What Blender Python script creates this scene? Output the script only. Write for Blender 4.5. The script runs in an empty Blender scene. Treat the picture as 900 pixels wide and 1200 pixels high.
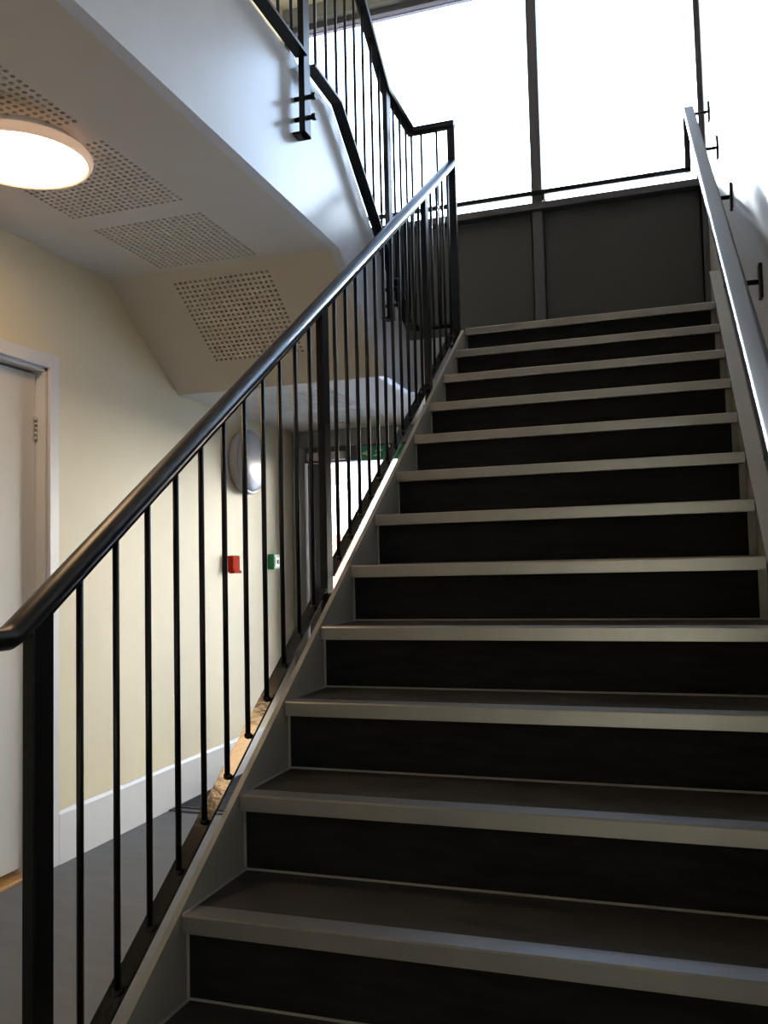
import bpy, math, random
from mathutils import Vector, Matrix
random.seed(7)
C = bpy.context.scene.collection
sc = bpy.context.scene

# ------------------------------------------------------------------ camera
CAM = Vector((.9485, -1.5491, .6757)); YAW, PITCH, ROLL, FPX = .3169, .0621, -.0229, 1024.05
def cam_axes():
    cy, sy, cp, sp = math.cos(YAW), math.sin(YAW), math.cos(PITCH), math.sin(PITCH)
    f = Vector((-sy*cp, cy*cp, sp)); r = Vector((cy, sy, 0)); u = r.cross(f)
    cr, sr = math.cos(ROLL), math.sin(ROLL)
    return cr*r + sr*u, -sr*r + cr*u, f
r_, u_, f_ = cam_axes()
cd = bpy.data.cameras.new('camera'); cam = bpy.data.objects.new('camera', cd); C.objects.link(cam)
cam.matrix_world = Matrix(((r_.x, u_.x, -f_.x, CAM.x), (r_.y, u_.y, -f_.y, CAM.y), (r_.z, u_.z, -f_.z, CAM.z), (0, 0, 0, 1)))
cd.sensor_fit = 'HORIZONTAL'; cd.sensor_width = 36; cd.lens = 36*FPX/900
cd.clip_start = .02; cd.clip_end = 200
sc.camera = cam
# ------------------------------------------------------------------ world, sun, exposure
W = bpy.data.worlds.new('world'); sc.world = W; W.use_nodes = True
nt = W.node_tree; nt.nodes.clear()
o = nt.nodes.new('ShaderNodeOutputWorld'); b = nt.nodes.new('ShaderNodeBackground')
tc = nt.nodes.new('ShaderNodeTexCoord'); sx = nt.nodes.new('ShaderNodeSeparateXYZ'); rp = nt.nodes.new('ShaderNodeValToRGB')
rp.color_ramp.elements[0].position = 0.0; rp.color_ramp.elements[0].color = (1, .91, .79, 1); e_ = rp.color_ramp.elements.new(.42); e_.color = (.15, .20, .285, 1)
rp.color_ramp.elements[-1].position = 1.0; rp.color_ramp.elements[-1].color = (.07, .12, .23, 1)
nt.links.new(tc.outputs['Generated'], sx.inputs[0]); nt.links.new(sx.outputs['Z'], rp.inputs[0])
nt.links.new(rp.outputs[0], b.inputs[0]); nt.links.new(b.outputs[0], o.inputs[0])
b.inputs[1].default_value = 115.0
sd = bpy.data.lights.new('sun', 'SUN'); sd.energy = 90; sd.angle = math.radians(7); sd.color = (.84, .91, 1)
so = bpy.data.objects.new('sun', sd); C.objects.link(so); so.location = (-3, 12, 9)
so.rotation_euler = Vector((.13, -1, -.42)).to_track_quat('-Z', 'Y').to_euler()
sc.view_settings.view_transform = 'Standard'; sc.view_settings.look = 'None'
sc.view_settings.gamma = 1; sc.view_settings.use_curve_mapping = False
sc.view_settings.exposure = -1.6
LAMP_STRENGTH = 62.0

# ------------------------------------------------------------------ dimensions
R, G = .17, .2483          # rise, going
PITCHS = R/G
FL = -3*R                  # ground floor level
LAND = 11*R                # half landing level
WALL_L, WALL_R, FAC, REAR = -1.49, 1.235, 3.95, -4.2
SOF, LOWC = 2.03, 1.60     # soffit heights
SY0, SY1 = 1.85, 2.45      # sloping soffit start / end
XF = -.34                  # face of the upper fascia
UF = 2.56                  # upper floor
CEIL = 4.58
X1, X2, YE = -.08, -.30, 2.88

# ------------------------------------------------------------------ materials
MATS = {}
def mat(name, col, rough=.5, metal=0., noise=None, bump=0., bscale=60., spec=None, coat=0.):
    m = bpy.data.materials.new(name); m.use_nodes = True; n = m.node_tree.nodes; l = m.node_tree.links
    p = n['Principled BSDF']; p.inputs['Base Color'].default_value = (*col, 1)
    p.inputs['Roughness'].default_value = rough; p.inputs['Metallic'].default_value = metal
    if spec is not None: p.inputs['Specular IOR Level'].default_value = spec
    if coat: p.inputs['Coat Weight'].default_value = coat; p.inputs['Coat Roughness'].default_value = .12
    if noise or bump:
        t = n.new('ShaderNodeTexCoord'); mp = n.new('ShaderNodeMapping'); l.new(t.outputs['Object'], mp.inputs[0])
        nz = n.new('ShaderNodeTexNoise'); nz.inputs['Detail'].default_value = 6
        l.new(mp.outputs[0], nz.inputs['Vector'])
        if noise:
            amt, scale, stretch = noise
            mp.inputs['Scale'].default_value = stretch; nz.inputs['Scale'].default_value = scale
            rp = n.new('ShaderNodeValToRGB')
            rp.color_ramp.elements[0].position = .3; rp.color_ramp.elements[1].position = .7
            rp.color_ramp.elements[0].color = (*[c*(1-amt) for c in col], 1)
            rp.color_ramp.elements[1].color = (*[min(1, c*(1+amt)) for c in col], 1)
            l.new(nz.outputs[0], rp.inputs[0]); l.new(rp.outputs[0], p.inputs['Base Color'])
        if bump:
            nb = n.new('ShaderNodeTexNoise'); nb.inputs['Scale'].default_value = bscale; nb.inputs['Detail'].default_value = 4
            l.new(t.outputs['Object'], nb.inputs['Vector'])
            bp = n.new('ShaderNodeBump'); bp.inputs['Strength'].default_value = bump; bp.inputs['Distance'].default_value = .002
            l.new(nb.outputs[0], bp.inputs['Height']); l.new(bp.outputs[0], p.inputs['Normal'])
    MATS[name] = m; return m
M_wall = mat('cream wall paint', (.80, .70, .49), .55, noise=(.03, 3, (1, 1, 1)), bump=.15, bscale=120)
M_white = mat('white wall paint', (.78, .77, .76), .5, noise=(.02, 3, (1, 1, 1)), bump=.1, bscale=120)
M_rwall = mat('right wall paint', (.48, .465, .46), .5, noise=(.03, 2, (1, 1, 1)), bump=.1, bscale=120)
M_fascia = mat('fascia satin paint', (.74, .77, .84), .24, noise=(.03, 5, (1, 1, 1)), bump=.12, bscale=25)
M_ceil = mat('ceiling paint', (.66, .60, .51), .7, noise=(.02, 4, (1, 1, 1)))
M_hole = mat('perforation shadow void', (.012, .011, .010), .9)
M_black = mat('black gloss paint', (.003, .003, .004), .35, spec=.3, bump=.05, bscale=200)
M_gloss = mat('gloss black base rail', (.004, .004, .004), .16, bump=.25, bscale=60)
M_rail = mat('black handrail coating', (.006, .006, .007), .34, spec=.25)
M_stringer = mat('grey beige stringer paint', (.29, .275, .245), .45, noise=(.06, 6, (1, 1, 1)), bump=.1, bscale=60)
M_cap = mat('light stringer capping', (.42, .42, .43), .4, noise=(.04, 6, (1, 1, 1)))
M_rubber = mat('dark riser sheet', (.012, .011, .012), .8, noise=(.35, 9, (1, 1, 6)), bump=.3, bscale=250, spec=.12)
M_tread = mat('dark tread sheet', (.034, .030, .027), .6, noise=(.35, 7, (1, 3, 1)), bump=.4, bscale=250, spec=.3)
M_bead = mat('pale sealant', (.30, .27, .24), .6)
M_alu = mat('satin aluminium nosing', (.36, .34, .325), .36, metal=.85, noise=(.10, 5, (1, .1, .1)))
M_steel = mat('brushed steel', (.55, .52, .48), .32, metal=.9)
M_floor = mat('grey vinyl floor', (.15, .15, .155), .5, noise=(.10, 5, (1, 4, 1)), bump=.2, bscale=140, spec=.35)
M_mat = mat('charcoal entrance matting', (.02, .02, .024), .95, noise=(.4, 40, (8, 1, 1)), bump=.8, bscale=150)
M_frame = mat('grey window aluminium', (.08, .08, .095), .45, metal=.3)
M_panel = mat('dark spandrel panel', (.036, .036, .038), .6, noise=(.06, 3, (1, 1, 1)))
M_grey = mat('mid grey bulkhead', (.26, .26, .25), .6)
M_door = mat('white door paint', (.76, .74, .71), .45, noise=(.02, 4, (1, 1, 1)))
M_arch = mat('white gloss woodwork', (.80, .79, .80), .35)
M_wood = mat('varnished wood threshold', (.50, .27, .08), .4, noise=(.3, 12, (1, 12, 1)))
M_red = mat('red plastic', (.50, .03, .012), .8, spec=.05)
M_green = mat('green plastic', (.02, .30, .12), .4)
M_plastic = mat('grey white plastic', (.52, .51, .55), .25)
M_whitepl = mat('white plastic', (.8, .8, .8), .35)
M_lamprim = mat('lamp rim plastic', (.80, .66, .56), .4)
M_pave = mat('outdoor paving', (.75, .74, .72), .8, noise=(.1, 3, (1, 1, 1)))
M_glare = mat('outdoor white glare', (.85, .84, .82), .8)
M_slab = mat('screed', (.3, .3, .3), .8)
def emit(name, col, s):
    m = bpy.data.materials.new(name); m.use_nodes = True; p = m.node_tree.nodes['Principled BSDF']
    p.inputs['Base Color'].default_value = (*col, 1); p.inputs['Emission Color'].default_value = (*col, 1)
    p.inputs['Emission Strength'].default_value = s; return m
M_lamp = emit('lit opal diffuser', (1, .66, .35), LAMP_STRENGTH)
M_rimlit = emit('glowing peach rim', (1, .66, .45), 1.1)
M_led = emit('green led', (.1, 1, .3), 3)
def glass(name):
    m = bpy.data.materials.new(name); m.use_nodes = True; n = m.node_tree.nodes; l = m.node_tree.links; n.clear()
    o = n.new('ShaderNodeOutputMaterial'); t = n.new('ShaderNodeBsdfTransparent'); g = n.new('ShaderNodeBsdfGlossy')
    t.inputs[0].default_value = (.93, .95, .94, 1); g.inputs['Roughness'].default_value = .02
    fr = n.new('ShaderNodeFresnel'); fr.inputs[0].default_value = 1.45; mx = n.new('ShaderNodeMixShader')
    l.new(fr.outputs[0], mx.inputs[0]); l.new(t.outputs[0], mx.inputs[1]); l.new(g.outputs[0], mx.inputs[2]); l.new(mx.outputs[0], o.inputs[0])
    return m
M_glass = glass('clear glazing')
def brickmat():
    m = bpy.data.materials.new('orange brick'); m.use_nodes = True; n = m.node_tree.nodes; l = m.node_tree.links
    p = n['Principled BSDF']; p.inputs['Roughness'].default_value = .9
    t = n.new('ShaderNodeTexCoord'); mp = n.new('ShaderNodeMapping'); mp.inputs['Rotation'].default_value = (math.pi/2, 0, 0)
    br = n.new('ShaderNodeTexBrick'); br.inputs['Color1'].default_value = (.48, .17, .07, 1); br.inputs['Color2'].default_value = (.36, .12, .05, 1)
    br.inputs['Mortar'].default_value = (.6, .52, .42, 1); br.inputs['Scale'].default_value = 4.4
    l.new(t.outputs['Object'], mp.inputs[0]); l.new(mp.outputs[0], br.inputs[0]); l.new(br.outputs[0], p.inputs[0]); return m
M_brick = brickmat()

# ------------------------------------------------------------------ mesh helpers
class MB:
    def __init__(s): s.v = []; s.f = []; s.smooth = []
    def add(s, vs, fs, smooth=False):
        k = len(s.v); s.v += [tuple(v) for v in vs]; s.f += [tuple(i+k for i in f) for f in fs]; s.smooth += [smooth]*len(fs); return s
    def box(s, x0, x1, y0, y1, z0, z1):
        v = [(x, y, z) for x in (x0, x1) for y in (y0, y1) for z in (z0, z1)]
        return s.add(v, [(0, 1, 3, 2), (4, 6, 7, 5), (0, 4, 5, 1), (2, 3, 7, 6), (0, 2, 6, 4), (1, 5, 7, 3)])
    def cbox(s, x0, x1, y0, y1, z0, z1, c=.003):       # box with chamfered edges
        v = []; idx = {}
        for i, (xa, sx) in enumerate(((x0, 1), (x1, -1))):
            for j, (ya, sy) in enumerate(((y0, 1), (y1, -1))):
                for k, (za, sz) in enumerate(((z0, 1), (z1, -1))):
                    for ax in range(3):
                        p = [xa + sx*c, ya + sy*c, za + sz*c]
                        p[ax] = (xa, ya, za)[ax]
                        idx[i, j, k, ax] = len(v); v.append(p)
        F = []
        for i in (0, 1):
            F.append([idx[i, 0, 0, 0], idx[i, 1, 0, 0], idx[i, 1, 1, 0], idx[i, 0, 1, 0]])
            F.append([idx[0, i, 0, 1], idx[1, i, 0, 1], idx[1, i, 1, 1], idx[0, i, 1, 1]])
            F.append([idx[0, 0, i, 2], idx[1, 0, i, 2], idx[1, 1, i, 2], idx[0, 1, i, 2]])
        for a in (0, 1):
            for b_ in (0, 1):
                F.append([idx[a, b_, 0, 0], idx[a, b_, 1, 0], idx[a, b_, 1, 1], idx[a, b_, 0, 1]])
                F.append([idx[a, 0, b_, 0], idx[a, 1, b_, 0], idx[a, 1, b_, 2], idx[a, 0, b_, 2]])
                F.append([idx[0, a, b_, 1], idx[1, a, b_, 1], idx[1, a, b_, 2], idx[0, a, b_, 2]])
        for i in (0, 1):
            for j in (0, 1):
                for k in (0, 1): F.append([idx[i, j, k, 0], idx[i, j, k, 1], idx[i, j, k, 2]])
        return s.add(v, F)
    def prism_x(s, poly, x0, x1):                       # poly in (y,z), extruded along x
        n = len(poly); v = [(x0, y, z) for y, z in poly] + [(x1, y, z) for y, z in poly]
        f = [tuple(range(n)), tuple(range(2*n-1, n-1, -1))] + [(i, i+n, (i+1) % n+n, (i+1) % n) for i in range(n)]
        return s.add(v, f)
    def cyl(s, a, b_, r, n=12, r2=None):
        a, b_ = Vector(a), Vector(b_); t = (b_-a).normalized(); h = Vector((0, 0, 1)) if abs(t.z) < .9 else Vector((1, 0, 0))
        u = t.cross(h).normalized(); w = t.cross(u); r2 = r if r2 is None else r2
        v = [a + r*(math.cos(q)*u + math.sin(q)*w) for q in (2*math.pi*i/n for i in range(n))]
        v += [b_ + r2*(math.cos(q)*u + math.sin(q)*w) for q in (2*math.pi*i/n for i in range(n))]
        s.add(v, [(i, (i+1) % n, (i+1) % n+n, i+n) for i in range(n)], True)
        k = len(s.v)-2*n
        s.f += [tuple(k+i for i in range(n-1, -1, -1)), tuple(k+n+i for i in range(n))]; s.smooth += [False]*2
        return s
    def sweep(s, path, sec, smooth=False, side=None):   # section (a,b): a along side, b along up; mitred
        P = [Vector(p) for p in path]; n = len(sec); k0 = len(s.v); T = [(P[i+1]-P[i]).normalized() for i in range(len(P)-1)]
        S = []
        for t in T:
            sd_ = Vector(side) if side else t.cross(Vector((0, 0, 1))).normalized()
            S.append((sd_, sd_.cross(t)))
        rings = []
        for i, p in enumerate(P):
            j = 0 if i == 0 else i-1
            sd_, up = S[j]; t = T[j]
            if 0 < i < len(P)-1: nrm = (T[i-1]+T[i]).normalized()
            else: nrm = t
            ring = []
            for a, b_ in sec:
                q = p + a*sd_ + b_*up
                d = (p-q).dot(nrm)/t.dot(nrm); ring.append(q + t*d)
            rings.append(ring)
        v = [q for r in rings for q in r]; f = []
        for i in range(len(P)-1):
            for j in range(n): f.append((i*n+j, i*n+(j+1) % n, (i+1)*n+(j+1) % n, (i+1)*n+j))
        s.add(v, f, smooth)
        s.f += [tuple(k0+i for i in range(n)), tuple(k0+(len(P)-1)*n+i for i in range(n))]; s.smooth += [False]*2
        return s
    def lathe(s, c, ax, prof, n=48):                    # prof: (radius, distance along ax)
        c, ax = Vector(c), Vector(ax).normalized(); h = Vector((0, 0, 1)) if abs(ax.z) < .9 else Vector((1, 0, 0))
        u = ax.cross(h).normalized(); w = ax.cross(u); v = []
        for r, d in prof:
            for i in range(n):
                q = 2*math.pi*i/n; v.append(c + ax*d + r*(math.cos(q)*u + math.sin(q)*w))
        f = [(a*n+i, a*n+(i+1) % n, (a+1)*n+(i+1) % n, (a+1)*n+i) for a in range(len(prof)-1) for i in range(n)]
        f2 = [tuple(range(n)), tuple(range((len(prof)-1)*n, len(prof)*n))]
        s.add(v, f+f2, True); return s
    def mesh(s, name, m):
        me = bpy.data.meshes.new(name); me.from_pydata(s.v, [], s.f); me.materials.append(m)
        me.polygons.foreach_set('use_smooth', s.smooth)
        import bmesh
        bm = bmesh.new(); bm.from_mesh(me); bmesh.ops.recalc_face_normals(bm, faces=bm.faces[:]); bm.to_mesh(me); bm.free()
        return me
    def build(s, name, m, parent=None, kind=None):
        o = bpy.data.objects.new(name, s.mesh(name, m)); C.objects.link(o)
        if parent:
            o.parent = parent; L = parent.location
            p = parent
            off = Vector((0, 0, 0))
            while p: off += p.location; p = p.parent
            o.data.transform(Matrix.Translation(-off))
        if kind: o['kind'] = kind
        return o
def thing(name, label, cat, loc=(0, 0, 0), group=None):
    o = bpy.data.objects.new(name, None); C.objects.link(o); o.location = loc; o.empty_display_size = .1
    o['label'] = label; o['category'] = cat
    if group: o['group'] = group
    return o
def struct_root(name, loc=(0, 0, 0), label=None):
    o = bpy.data.objects.new(name, None); C.objects.link(o); o.location = loc; o['kind'] = 'structure'
    if label: o['label'] = label
    return o
def struct(name, mb, m, label=None):
    o = mb.build(name, m, kind='structure')
    if label: o['label'] = label
    return o
def tag(o, label, cat, group=None):
    o['label'] = label; o['category'] = cat
    if group: o['group'] = group
def inst(me, name, parent, loc):
    o = bpy.data.objects.new(name, me); C.objects.link(o); o.parent = parent; o.location = Vector(loc)-parent.location; return o
ELL = lambda a, b_, n=16: [(a*math.cos(2*math.pi*i/n), b_*math.sin(2*math.pi*i/n)) for i in range(n)]
def RR(a, b_, r, n=4):
    return [(sx*(a-r)+r*math.cos(q), sy*(b_-r)+r*math.sin(q)) for sx, sy, q0 in ((1, 1, 0), (-1, 1, 90), (-1, -1, 180), (1, -1, 270)) for q in (math.radians(q0+90*k/n) for k in range(n+1))]
RECT = lambda a, b_: [(-a, -b_), (a, -b_), (a, b_), (-a, b_)]

# ================================================================== ROOM SHELL
struct('floor', MB().box(WALL_L, WALL_R, REAR, FAC, FL-.2, FL), M_floor, 'grey vinyl floor of the ground level hall')
DY0, DY1, DZ = .50, 1.43, 1.53       # door opening in the left wall
w = MB()
w.box(WALL_L-.15, WALL_L, REAR, DY0, FL-.2, CEIL)
w.box(WALL_L-.15, WALL_L, DY1, FAC+.1, FL-.2, CEIL)
w.box(WALL_L-.15, WALL_L, DY0, DY1, DZ, CEIL)
struct('wall_left', w, M_wall, 'cream painted wall with a white door')
struct('wall_right', MB().box(WALL_R, WALL_R+.15, REAR, FAC+.1, FL-.2, CEIL), M_rwall, 'pale painted wall beside the stairs')
struct('wall_rear', MB().box(WALL_L-.15, WALL_R+.15, REAR-.15, REAR, FL-.2, CEIL), M_wall)
struct('ceiling_upper', MB().box(WALL_L-.15, WALL_R+.15, REAR-.15, FAC+.1, CEIL, CEIL+.15), M_wall, 'pale ceiling of the upper storey')
# slab of upper storey (behind the fascia) with its flight of four steps
poly = [(REAR, SOF+.06), (REAR, UF), (1.98, UF)]
for k, z in ((0, UF), (1, UF-.1725), (2, UF-.345), (3, UF-.5175)):
    y = 1.98+k*.25
    if k: poly += [(y, z)]
    poly += [(y, z-.1725)] if k < 3 else [(y, LAND-.002)]
poly += [(FAC-.06, LAND-.002), (FAC-.06, LOWC+.03), (SY1, LOWC+.03), (SY0, SOF+.06)]
struct('upper_floor', MB().prism_x(poly, WALL_L, XF-.04), M_slab, 'upper storey slab, upper flight and half landing')
struct('landing_slab', MB().box(XF-.04, WALL_R, YE+.03, FAC-.06, LOWC+.03, LAND-.002).box(-.025, WALL_R, 2.76, YE+.04, LOWC+.03, LAND-.003), M_tread, 'half landing at the head of the stairs')
struct('upper_bridge', MB().box(XF-.04, WALL_R, REAR, -2.3, SOF+.01, UF), M_white)
# fascia of the well: white painted edge that follows slab, upper flight and landing
fp = [(-2.3, SOF-.002), (-2.3, UF+.05), (1.80, UF+.05), (2.74, UF+.05-.69*.94), (YE+.03, LAND+.01), (YE+.03, LOWC), (SY1, LOWC), (SY0, SOF-.002)]
struct('fascia', MB().prism_x(fp, XF-.04, XF), M_fascia, 'white painted edge of the upper landing above the hall')
struct('landing_fascia', MB().box(XF, -.025, YE+.01, YE+.03, LOWC, LAND+.01), M_fascia)

# soffits with perforated panels. local frame: (x, s) -> world
PX0, PX1, PS = -1.18, -.69, .49
NH = 19
def soffit(name, s0, s1, panels, fr, xa=WALL_L, xb=XF-.04):
    """flat soffit sheet 12 mm thick in which the panels are cut out; fr(x,s,d) -> world with d depth upwards"""
    root = struct_root(name)
    m = MB()
    def plate(x0, x1, a, b_):
        v = [fr(x, s, d) for x in (x0, x1) for s in (a, b_) for d in (0, .017)]
        m.add(v, [(0, 1, 3, 2), (4, 6, 7, 5), (0, 4, 5, 1), (2, 3, 7, 6), (0, 2, 6, 4), (1, 5, 7, 3)])
    plate(xa, PX0, s0, s1); plate(PX1, xb, s0, s1)
    c = s0
    for p in sorted(panels):
        plate(PX0, PX1, c, p); c = p+PS
    plate(PX0, PX1, c, s1)
    sheet = m.build('plasterboard', M_ceil, root)
    for p in panels:
        q = MB(); h = (PX1-PX0)/NH; r = .0076
        back = MB()
        for i in range(NH):
            for j in range(NH):
                cx, cy = PX0+(i+.5)*h, p+(j+.5)*h
                sqv = [(-1, -1), (0, -1), (1, -1), (1, 0), (1, 1), (0, 1), (-1, 1), (-1, 0)]
                out = [fr(cx+a*h/2, cy+b_*h/2, 0) for a, b_ in sqv]
                inn = [fr(cx+a*r*(1 if a == 0 or b_ == 0 else .78), cy+b_*r*(1 if a == 0 or b_ == 0 else .78), 0) for a, b_ in sqv]
                up = [fr(cx+a*r*(1 if a == 0 or b_ == 0 else .78), cy+b_*r*(1 if a == 0 or b_ == 0 else .78), .0155) for a, b_ in sqv]
                q.add(out+inn+up, [(k, (k+1) % 8, 8+(k+1) % 8, 8+k) for k in range(8)] + [(8+k, 8+(k+1) % 8, 16+(k+1) % 8, 16+k) for k in range(8)])
        pan = q.build('perforated_panel', M_ceil, root)
        v = [fr(x, s, d) for x in (PX0, PX1) for s in (p, p+PS) for d in (.0157, .0177)]
        back.add(v, [(0, 1, 3, 2), (4, 6, 7, 5), (0, 4, 5, 1), (2, 3, 7, 6), (0, 2, 6, 4), (1, 5, 7, 3)])
        back.build('hole_shade_backing', M_hole, pan)  # near-black sheet paints the shade inside the holes
    return root
soffit('ceiling', REAR, SY0, [-1.69, -1.09, -.49, .11, .71, 1.31], lambda x, s, d: (x, s, SOF+d))
sl = math.hypot(SY1-SY0, SOF-LOWC); cs, sn = (SY1-SY0)/sl, (SOF-LOWC)/sl
soffit('ceiling_sloping', 0, sl, [.055], lambda x, s, d: (x, SY0+s*cs+d*sn, SOF-s*sn+d*cs))
soffit('ceiling_low', SY1, FAC-.06, [2.62, 3.22], lambda x, s, d: (x, s, LOWC+d))
struct('ceiling_low_right', MB().box(XF-.04, WALL_R, YE+.03, FAC-.06, LOWC, LOWC+.03), M_ceil)

# baseboard, door
bb = MB()
for y0, y1 in ((DY1+.06, FAC-.02), (REAR, DY0-.06)):
    bb.add([(WALL_L, y0, FL), (WALL_L+.015, y0, FL), (WALL_L+.015, y0, FL+.20), (WALL_L+.006, y0, FL+.213), (WALL_L, y0, FL+.213),
            (WALL_L, y1, FL), (WALL_L+.015, y1, FL), (WALL_L+.015, y1, FL+.20), (WALL_L+.006, y1, FL+.213), (WALL_L, y1, FL+.213)],
           [(0, 1, 2, 3, 4), (9, 8, 7, 6, 5)] + [(i, i+5, (i+1) % 5+5, (i+1) % 5) for i in range(5)])
struct('baseboard_left', bb, M_arch, 'tall white skirting board at the foot of the cream wall')
d1 = struct_root('door_1', (WALL_L, (DY0+DY1)/2, FL), 'white flush door in the cream wall')
MB().cbox(WALL_L, WALL_L+.016, DY0-.06, DY0+.0, FL, DZ+.06, .003).cbox(WALL_L, WALL_L+.016, DY1, DY1+.06, FL, DZ+.06, .003).cbox(WALL_L, WALL_L+.016, DY0, DY1, DZ, DZ+.06, .003).build('architrave', M_arch, d1)
MB().box(WALL_L-.13, WALL_L, DY0-.005, DY0+.018, FL, DZ).box(WALL_L-.13, WALL_L, DY1-.012, DY1+.002, FL, DZ).box(WALL_L-.13, WALL_L, DY0, DY1, DZ-.014, DZ+.002).build('door_frame', M_arch, d1)
leaf = MB().cbox(WALL_L-.092, WALL_L-.046, DY0+.02, DY1-.015, FL+.035, DZ-.024, .002).build('door_leaf', M_door, d1)
for z in (1.275, .45, -.28):
    h = MB().cbox(WALL_L-.046, WALL_L-.043, DY1-.030, DY1-.013, z-.05, z+.05, .001)
    for k in range(5): h.cyl((WALL_L-.040, DY1-.018, z-.05+k*.02+.001), (WALL_L-.040, DY1-.018, z-.05+k*.02+.019), .0065, 10)
    h.build('hinge', M_steel, leaf)
hd = MB().cyl((WALL_L-.046, DY0+.08, .52), (WALL_L-.036, DY0+.08, .52), .025, 20).cyl((WALL_L-.036, DY0+.08, .52), (WALL_L+.005, DY0+.08, .52), .009, 12).cyl((WALL_L+.005, DY0+.072, .52), (WALL_L+.005, DY0+.20, .52), .009, 12)
hd.build('door_handle', M_steel, leaf)
MB().cbox(WALL_L-.12, WALL_L+.004, DY0+.018, DY1-.012, FL, FL+.014, .003).build('threshold', M_wood, d1)
MB().box(WALL_L-.15, WALL_L-.14, DY0-.05, DY1+.05, FL, DZ+.05).build('backing', M_hole, d1)

# ================================================================== FACADE
# upper window wall
w1 = struct_root('window_1', (0, FAC, LAND), 'glazed wall over dark panels at the half landing')
ML = [(-1.49, -1.45), (.197, .262), (1.203, 1.235)]
WT, SILL = 4.47, 2.93
for a, b_ in ML: MB().cbox(a, b_, FAC-.07, FAC+.05, LAND, WT, .004).build('mullion', M_frame, w1)
for (a0, a), (b_, b1) in zip(ML[:-1], ML[1:]):
    MB().cbox(a, b_, FAC-.05, FAC+.04, WT-.045, WT, .003).build('head_frame', M_frame, w1)
    MB().cbox(a, b_, FAC-.05, FAC+.04, SILL-.04, SILL, .003).build('transom', M_frame, w1)
    MB().box(a, b_, FAC-.006, FAC+.006, SILL, WT-.045).build('pane', M_glass, w1)
    MB().box(a+.006, b_-.012, FAC-.03, FAC, LAND+.0, SILL-.04).build('spandrel_panel', M_panel, w1)
    MB().box(a, b_, FAC+.0, FAC+.05, LAND, SILL-.04).build('spandrel_backing', M_hole, w1)
MB().cbox(-1.45, WALL_R, FAC-.11, FAC-.045, SILL-.045, SILL, .003).build('sill_board', M_frame, w1)
MB().box(WALL_L, WALL_R, FAC-.09, FAC+.08, WT, CEIL).build('bulkhead', M_grey, w1)
# slab edge + lower wall
struct('wall_front', MB().box(WALL_L-.15, WALL_R+.15, FAC-.06, FAC+.10, LOWC, LAND).box(.38, WALL_R+.15, FAC-.04, FAC+.10, FL-.2, LOWC), M_grey, 'front wall below the half landing')
d2 = struct_root('door_2', (-.7, FAC, FL), 'grey framed glazed entrance door at the end of the hall')
MB().cbox(WALL_L, .38, FAC-.06, FAC+.05, 1.49, LOWC, .004).build('head_panel', M_grey, d2)
MB().cbox(WALL_L, -1.395, FAC-.06, FAC+.05, FL, 1.49, .004).build('jamb', M_grey, d2)
MB().cbox(.30, .38, FAC-.06, FAC+.05, FL, 1.49, .004).build('jamb', M_grey, d2)
MB().cbox(-1.395, .30, FAC-.045, FAC+.04, 1.385, 1.49, .004).build('head_frame', M_frame, d2)
for a, b_ in ((-1.385, -1.245), (-.46, -.35)): MB().cbox(a, b_, FAC-.035, FAC+.025, FL+.01, 1.38, .004).build('stile', M_frame, d2)
MB().cbox(-1.245, -.46, FAC-.035, FAC+.025, FL+.01, FL+.12, .004).build('bottom_rail', M_frame, d2)
MB().box(-1.245, -.46, FAC-.008, FAC+.004, FL+.12, 1.385).build('pane', M_glass, d2)
MB().box(-.35, .30, FAC-.008, FAC+.004, FL, 1.385).build('pane', M_glass, d2)
MB().cbox(-1.37, -1.10, FAC-.085, FAC-.035, 1.395, 1.45, .004).build('door_closer', M_steel, d2)
# outside
struct('ground', MB().box(-25, 25, FAC+.1, 45, FL-.3, FL-.03), M_pave, 'pale paving outside the entrance')
bd = thing('brick_building', 'orange brick building with painted white glare panels seen through the glazed entrance', 'building', (-4, 14, FL-.03))
MB().box(-14, -1.0, 14, 18, FL-.03, 6.1).build('wall', M_brick, bd)  # height and right end shaped to block the sun yet admit sky
MB().cbox(-14.2, -.9, 13.8, 18.2, 6.1, 6.3, .02).build('roof', M_grey, bd)
for x0, x1, z0, z1 in ((-4.95, -3.7, 1.25, 3.1), (-9, -4.97, 1.3, 2.25), (-3.3, -1.6, 1.2, 2.6)):
    f = MB().cbox(x0, x1, 13.93, 14.02, z0, z1, .01).build('window', M_glare, bd)  # white panels put the overexposed outdoor glare into the colour

# ================================================================== STAIRCASE
st = thing('staircase', 'straight flight of dark covered steps with metal nosings rising to the landing', 'stairs', (0, -2*G, FL))
core = [(-2*G+.026, FL)]
for i in range(-2, 12):
    core += [(i*G+.026, i*R-.006)]
    core += [((i+1)*G+.026, i*R-.006)] if i < 11 else []
core += [(YE, LAND-.006), (YE, LAND-.24), (2.62, LAND-.24), (-.30, FL)]
MB().prism_x(core, .001, 1.189).build('core', M_stringer, st)
def stringer(x0, x1, top_end, m, lift=.004):
    p = [(-2*G-.06, FL), (-2*G-.06, PITCHS*(-2*G-.06)+lift+.02), (-2*G-.02, PITCHS*(-2*G-.02)+lift)]
    p += [(top_end, PITCHS*top_end+lift)] if x0 > .5 else [(11*G-.03, PITCHS*(11*G-.03)+lift), (YE+.01, LAND+.012)]
    p += [(top_end, LAND-.24), (2.60, LAND-.24-.03), (-.26, FL)]
    return MB().prism_x(p, x0, x1).build('stringer', m, st)
stringer(-.014, 0, YE+.01, M_stringer)
rs = stringer(1.19, WALL_R-.001, 3.08, M_stringer)
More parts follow.
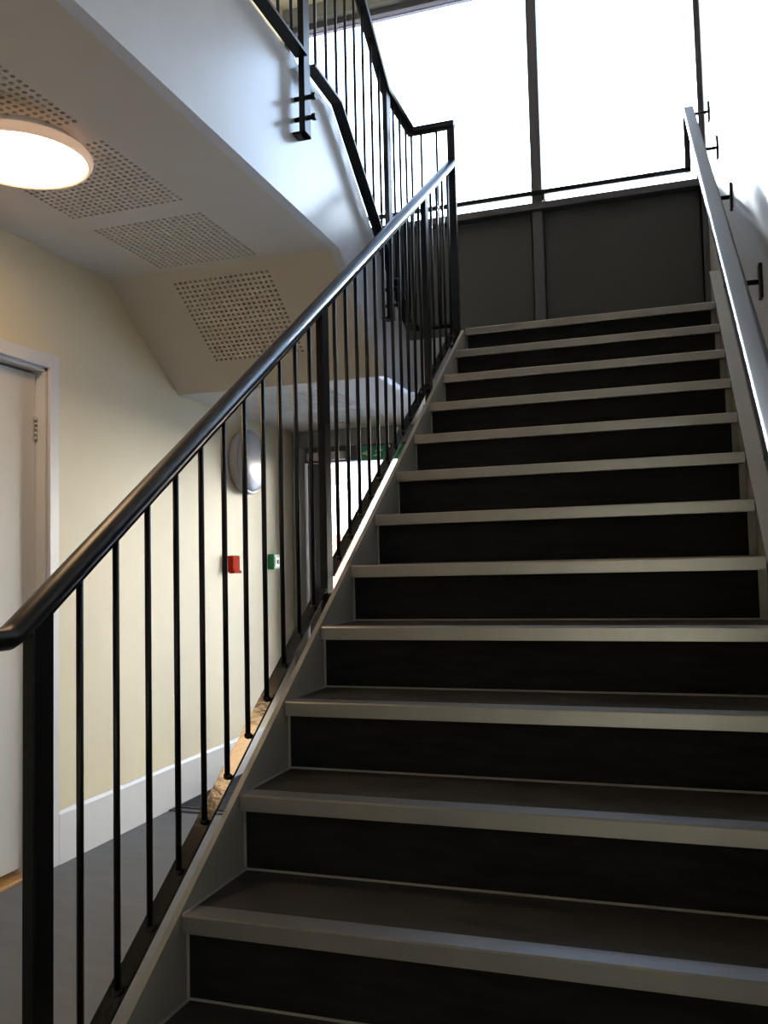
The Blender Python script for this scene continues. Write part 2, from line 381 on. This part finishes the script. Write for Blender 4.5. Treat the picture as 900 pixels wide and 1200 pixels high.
cp = MB().prism_x([(-2*G-.02, PITCHS*(-2*G-.02)+.0042), (3.09, PITCHS*3.09+.0042), (3.09, PITCHS*3.09+.010), (-2*G-.02, PITCHS*(-2*G-.02)+.010)], 1.186, WALL_R-.001).build('capping', M_cap, rs)
cp['label'] = 'pale capping'
yf = .0
nos = MB(); prof = [(0, -.036), (0, -.0035), (.003, 0), (.052, 0), (.054, -.006), (.022, -.006), (.022, -.036)]
nos.prism_x(prof, .0015, 1.186); me_n = nos.mesh('nosing', M_alu)
me_t = MB().box(.007, 1.182, .054, G+.020, -.006, -.001).mesh('tread', M_tread)
me_r = MB().cbox(.007, 1.167, .0195, .026, -R+.004, -.037, .0008).mesh('riser', M_rubber)
me_rb = [MB().box(.0015, 1.186, .0185, .0262, -R-.001, -R+.004).mesh('sealant', M_bead),
         MB().box(.0015, .0075, .0175, .0262, -R, -.037).mesh('sealant', M_bead), MB().box(1.1665, 1.171, .0175, .0262, -R, -.037).mesh('sealant', M_bead)]
me_tb = [MB().box(.0005, .0075, .003, G+.020, -.006, .0012).mesh('sealant', M_bead), MB().box(1.1815, 1.189, .03, G+.020, -.006, .0012).mesh('sealant', M_bead)]
for i in range(-2, 12):
    z = (0, i*G, i*R)
    inst(me_r, 'riser', st, z); inst(me_n, 'nosing', st, z); [inst(m_, 'sealant_bead', st, z) for m_ in me_rb]
    if i < 11: inst(me_t, 'tread', st, z); [inst(m_, 'sealant_bead', st, z) for m_ in me_tb]

# ================================================================== BALUSTRADES
HZ = lambda y: .835+.687*y            # handrail 1 centre
BZ = lambda y: -.050+.686*y           # base rail 1 top
b1 = thing('stair_balustrade', 'black metal balustrade with thin upright bars along the open side of the stairs', 'balustrade', (X1, -.313, FL))
NEW = [-.313, .998, 2.29, YE]
path = [(X1, -.78, .572), (X1, -.392, .572), (X1, -.372, .580), (X1, YE+.01, HZ(YE+.01))]
MB().sweep(path, ELL(.0265, .0185, 20), True, (1, 0, 0)).build('handrail', M_rail, b1)
MB().sweep([(X1, -.30, HZ(-.30)-.020), (X1, YE, HZ(YE)-.020)], RECT(.016, .004), side=(1, 0, 0)).build('handrail_flat', M_black, b1)
for k, y in enumerate(NEW):
    z0 = FL if k == 0 else (BZ(y)-.16 if k < 3 else LAND-.10)
    z1 = HZ(y)-.012 if k < 3 else 3.02
    hw, hx = (.025, .0125) if k < 3 else (.013, .020)
    n_ = MB().cbox(X1-hx, X1+hx, y-hw, y+hw, z0, z1, .002)
    if k == 0: n_.cbox(X1-.04, X1+.04, y-.05, y+.05, FL, FL+.01, .002)
    nw = n_.build('newel_post', M_black, b1)
    if k:
        for dz in (.04, .11):
            zz = BZ(min(y, 2.8))-dz-.01
            MB().cyl((X1-hx-.014, y, zz), (-.014, y, zz), .011, 12).build('fixing_bolt', M_black, nw)
for a, b_ in zip(NEW[:-1], NEW[1:]):
    MB().sweep([(X1-.004, a+.03, BZ(a+.03)-.004), (X1-.004, b_-.03, BZ(b_-.03)-.004)], RECT(.0185, .004), side=(1, 0, 0)).build('base_rail', M_gloss, b1)
    n = round((b_-a)/.1093)
    for j in range(1, n):
        y = a+(b_-a)*j/n
        q = MB().cyl((X1, y, BZ(y)-.004), (X1, y, HZ(y)-.022), .0068, 10)
        q.cyl((X1, y, BZ(y)-.010), (X1, y, BZ(y)+.005), .0095, 10)
        q.build('baluster', M_black, b1)
# upper balustrade
b2 = thing('landing_balustrade', 'black metal balustrade fixed to the white edge of the upper landing', 'balustrade', (X2, 1.41, 2.3))
KT = 1.80; HH = 3.02+.70*(2.43-KT); FT = .052
def H2(y): return HH if y < KT else (3.02+.70*(2.43-y) if y < 2.43 else 3.02)
def B2(y): return 2.605 if y < 1.75 else max(2.605-.69*(y-1.75), 1.935)
YB = 1.75+(2.605-1.935)/.69
MB().sweep([(X2, -2.25, HH), (X2, KT, HH), (X2, 2.43, 3.02), (X2, YE, 3.02), (X1+.02, YE, 3.02)], RR(.025, .018, .010), True).build('handrail', M_rail, b2)
posts = [-1.68, -.65, .38, 1.41, 2.44]
for y in posts:
    z0 = 2.30 if y < 2 else 1.87
    nw = MB().cbox(X2-.012, X2+.012, y-.030, y+.030, z0, H2(y)-.010, .002).cbox(XF, X2+.012, y-.030, y+.030, z0, z0+.010, .002).build('post', M_black, b2)
    for zz in (z0+.07, z0+.15):
        MB().cyl((XF, y, zz), (X2+.045, y, zz), .009, 12).cyl((X2+.030, y, zz), (X2+.046, y, zz), .013, 12).build('fixing_bolt', M_black, nw)
for a, b_ in zip([-2.25]+posts, posts+[YE]):
    g0, g1 = a+.055, b_-(.02 if b_ != YE else 0)
    pts = [g0]+[k for k in (1.75, YB) if g0 < k < g1]+[g1]
    pp = [(X2, y, B2(y)) for y in pts]
    if b_ == YE: pp.append((X1-.02, YE, B2(YE)))
    MB().sweep(pp, RECT(.024, .006)).build('base_rail', M_black, b2)
    n = 9 if b_ in posts[1:] else (4 if b_ == YE else 5)
    for j in range(1, n + (1 if b_ == YE else 0)):
        y = a+(b_-a)*j/n
        MB().cyl((X2, y, B2(y)), (X2, y, H2(y)-.015), .0062, 10).build('baluster', M_black, b2)
for x in (X2+.055, X2+.14):
    MB().cyl((x, YE, B2(YE)), (x, YE, 3.005), .0062, 10).build('baluster', M_black, b2)

# wall handrail on the right
b3 = thing('wall_handrail', 'satin metal handrail on black brackets along the right hand wall', 'handrail', (1.14, 0, 0))
WH = lambda y: .782+.687*y
XW = 1.136
MB().sweep([(XW, -1.3, WH(-.75)), (XW, -.75, WH(-.75)), (XW, 3.47, WH(3.47))], RR(.025, .020, .007), True, (1, 0, 0)).build('rail', mat('handrail grey coating', (.035, .031, .028), .5, spec=.1), b3)
for y in (-.55, .32, 1.22, 2.13, 2.80, 3.32):
    z = WH(y)-.128 + (.05 if y == 2.80 else .13 if y == 3.32 else 0)
    q = MB().cbox(WALL_R-.010, WALL_R, y-.02, y+.02, z-.052, z+.052, .002)
    q.cyl((WALL_R-.006, y, z), (XW, y, z), .008, 10).cyl((XW, y, z-.006), (XW, y, WH(y)-.012), .008, 10)
    q.build('bracket', M_black, b3)

# guard bar before the window
gb = thing('guard_bar', 'dark horizontal guard bar before the landing window with an upright at its end', 'rail', (.2, FAC-.12, SILL))
MB().cbox(-1.45, 1.15, FAC-.125, FAC-.105, 2.972, 3.000, .002).build('bar', M_black, gb)
MB().prism_x([(FAC-.125, 2.972), (FAC-.105, 2.972), (FAC-.105, 3.34), (FAC-.125, 3.32)], 1.115, 1.150).build('upright', M_black, gb)
for x in (.275, 1.19):
    MB().cbox(x-.010, x+.010, FAC-.118, FAC-.040, 2.955, 2.972, .002).cyl((x, FAC-.115, 2.935), (x, FAC-.115, 2.975), .010, 10).build('bracket', M_black, gb)

# ================================================================== FITTINGS
cl = thing('ceiling_light', 'round lit opal ceiling light under the perforated ceiling', 'light', (-.93, .63, SOF))
c = (-.93, .63, SOF)
MB().lathe(c, (0, 0, -1), [(.165, 0), (.165, .040), (.10, .041)]).build('base', M_whitepl, cl)
MB().lathe(c, (0, 0, -1), [(.160, .034), (.205, .036), (.212, .044), (.212, .056), (.206, .066), (.198, .068), (.192, .060)]).build('rim', M_rimlit, cl)
MB().lathe(c, (0, 0, -1), [(.196, .05), (.194, .064), (.17, .074), (.12, .082), (.06, .086), (.01, .087)]).build('diffuser', M_lamp, cl)
wl = thing('wall_light', 'round unlit emergency light on the cream wall with a green indicator', 'light', (WALL_L, 3.17, 1.32))
c = (WALL_L, 3.17, 1.32)
MB().lathe(c, (1, 0, 0), [(.15, 0), (.185, .004), (.196, .03), (.196, .05), (.190, .062), (.182, .062)]).build('rim', M_plastic, wl)
MB().lathe(c, (1, 0, 0), [(.184, .05), (.178, .070), (.15, .084), (.10, .094), (.05, .098), (.01, .099)]).build('diffuser', M_plastic, wl)
MB().lathe((WALL_L+.084, 3.045, 1.335), (1, 0, 0), [(.008, 0), (.008, .008), (.004, .010)], 12).build('indicator', M_led, wl)
cp_ = thing('call_point', 'red fire alarm call point on the cream wall', 'alarm', (WALL_L, 2.99, .71))
MB().cbox(WALL_L, WALL_L+.045, 2.945, 3.035, .663, .757, .004).build('housing', M_red, cp_)
MB().cbox(WALL_L+.02, WALL_L+.056, 2.945, 3.035, .655, .672, .003).build('cover', M_red, cp_)
er = thing('door_release', 'green emergency door release box on the wall beside the entrance', 'switch', (WALL_L, 3.55, .72))
MB().cbox(WALL_L, WALL_L+.045, 3.495, 3.60, .672, .770, .004).build('housing', M_green, er)
MB().cbox(WALL_L+.0455, WALL_L+.048, 3.51, 3.585, .690, .752, .001).build('front_plate', M_whitepl, er)
MB().cyl((WALL_L+.048, 3.548, .720), (WALL_L+.053, 3.548, .720), .014, 16).build('button', M_black, er)
# exit sign
ex = thing('exit_sign', 'green exit sign with white running figure over the glazed entrance', 'sign', (-.83, FAC-.075, 1.43))
ey = FAC-.075
MB().cbox(-.985, -.685, ey, ey+.014, 1.378, 1.472, .002).build('plate', M_green, ex)
def pic(polys):
    m = MB()
    for p in polys:
        n = len(p); v = [(x, ey-.0015, z) for x, z in p]+[(x, ey+.0005, z) for x, z in p]
        m.add(v, [tuple(range(n)), tuple(range(2*n-1, n-1, -1))]+[(i, i+n, (i+1) % n+n, (i+1) % n) for i in range(n)])
    return m
X0, Z0 = -.985, 1.378
def P(*a): return [(X0+x/1000, Z0+z/1000) for x, z in a]
pic([P((14, 40), (40, 40), (40, 28), (66, 47), (40, 66), (40, 54), (14, 54))]).build('arrow', M_whitepl, ex)
man = [P((128, 74), (136, 74), (140, 80), (136, 86), (128, 86), (124, 80)),
       P((112, 66), (134, 72), (140, 64), (126, 42), (114, 46), (124, 60)), P((112, 66), (104, 54), (110, 51), (118, 62)),
       P((138, 66), (146, 56), (156, 58), (155, 64), (148, 63), (140, 72)), P((126, 44), (140, 36), (138, 16), (131, 16), (132, 32), (120, 38)),
       P((114, 46), (122, 42), (112, 26), (92, 26), (92, 33), (107, 33))]
pic(man).build('figure', M_whitepl, ex)
pic([P((190, 10), (232, 10), (232, 86), (190, 86), (190, 80), (224, 80), (224, 16), (190, 16)), P((176, 16), (190, 10), (190, 86), (176, 80))]).build('doorway', M_whitepl, ex)
for x in (-.93, -.74): MB().cyl((x, ey+.007, 1.470), (x, ey+.007, LOWC), .003, 8).build('hanger', M_steel, ex)
# entrance mat
em = thing('entrance_mat', 'charcoal ribbed entrance mat at the foot of the glazed door', 'mat', (-.9, 3.1, FL))
MB().cbox(WALL_L+.016, -.08, 2.30, FAC-.07, FL, FL+.006, .002).build('edging', M_frame, em)
rib = MB()
y = 2.345
while y < FAC-.11:
    rib.box(WALL_L+.035, -.10, y, y+.030, FL+.004, FL+.010); y += .036
o = rib.build('ribs', M_mat, em); o['kind'] = 'stuff'
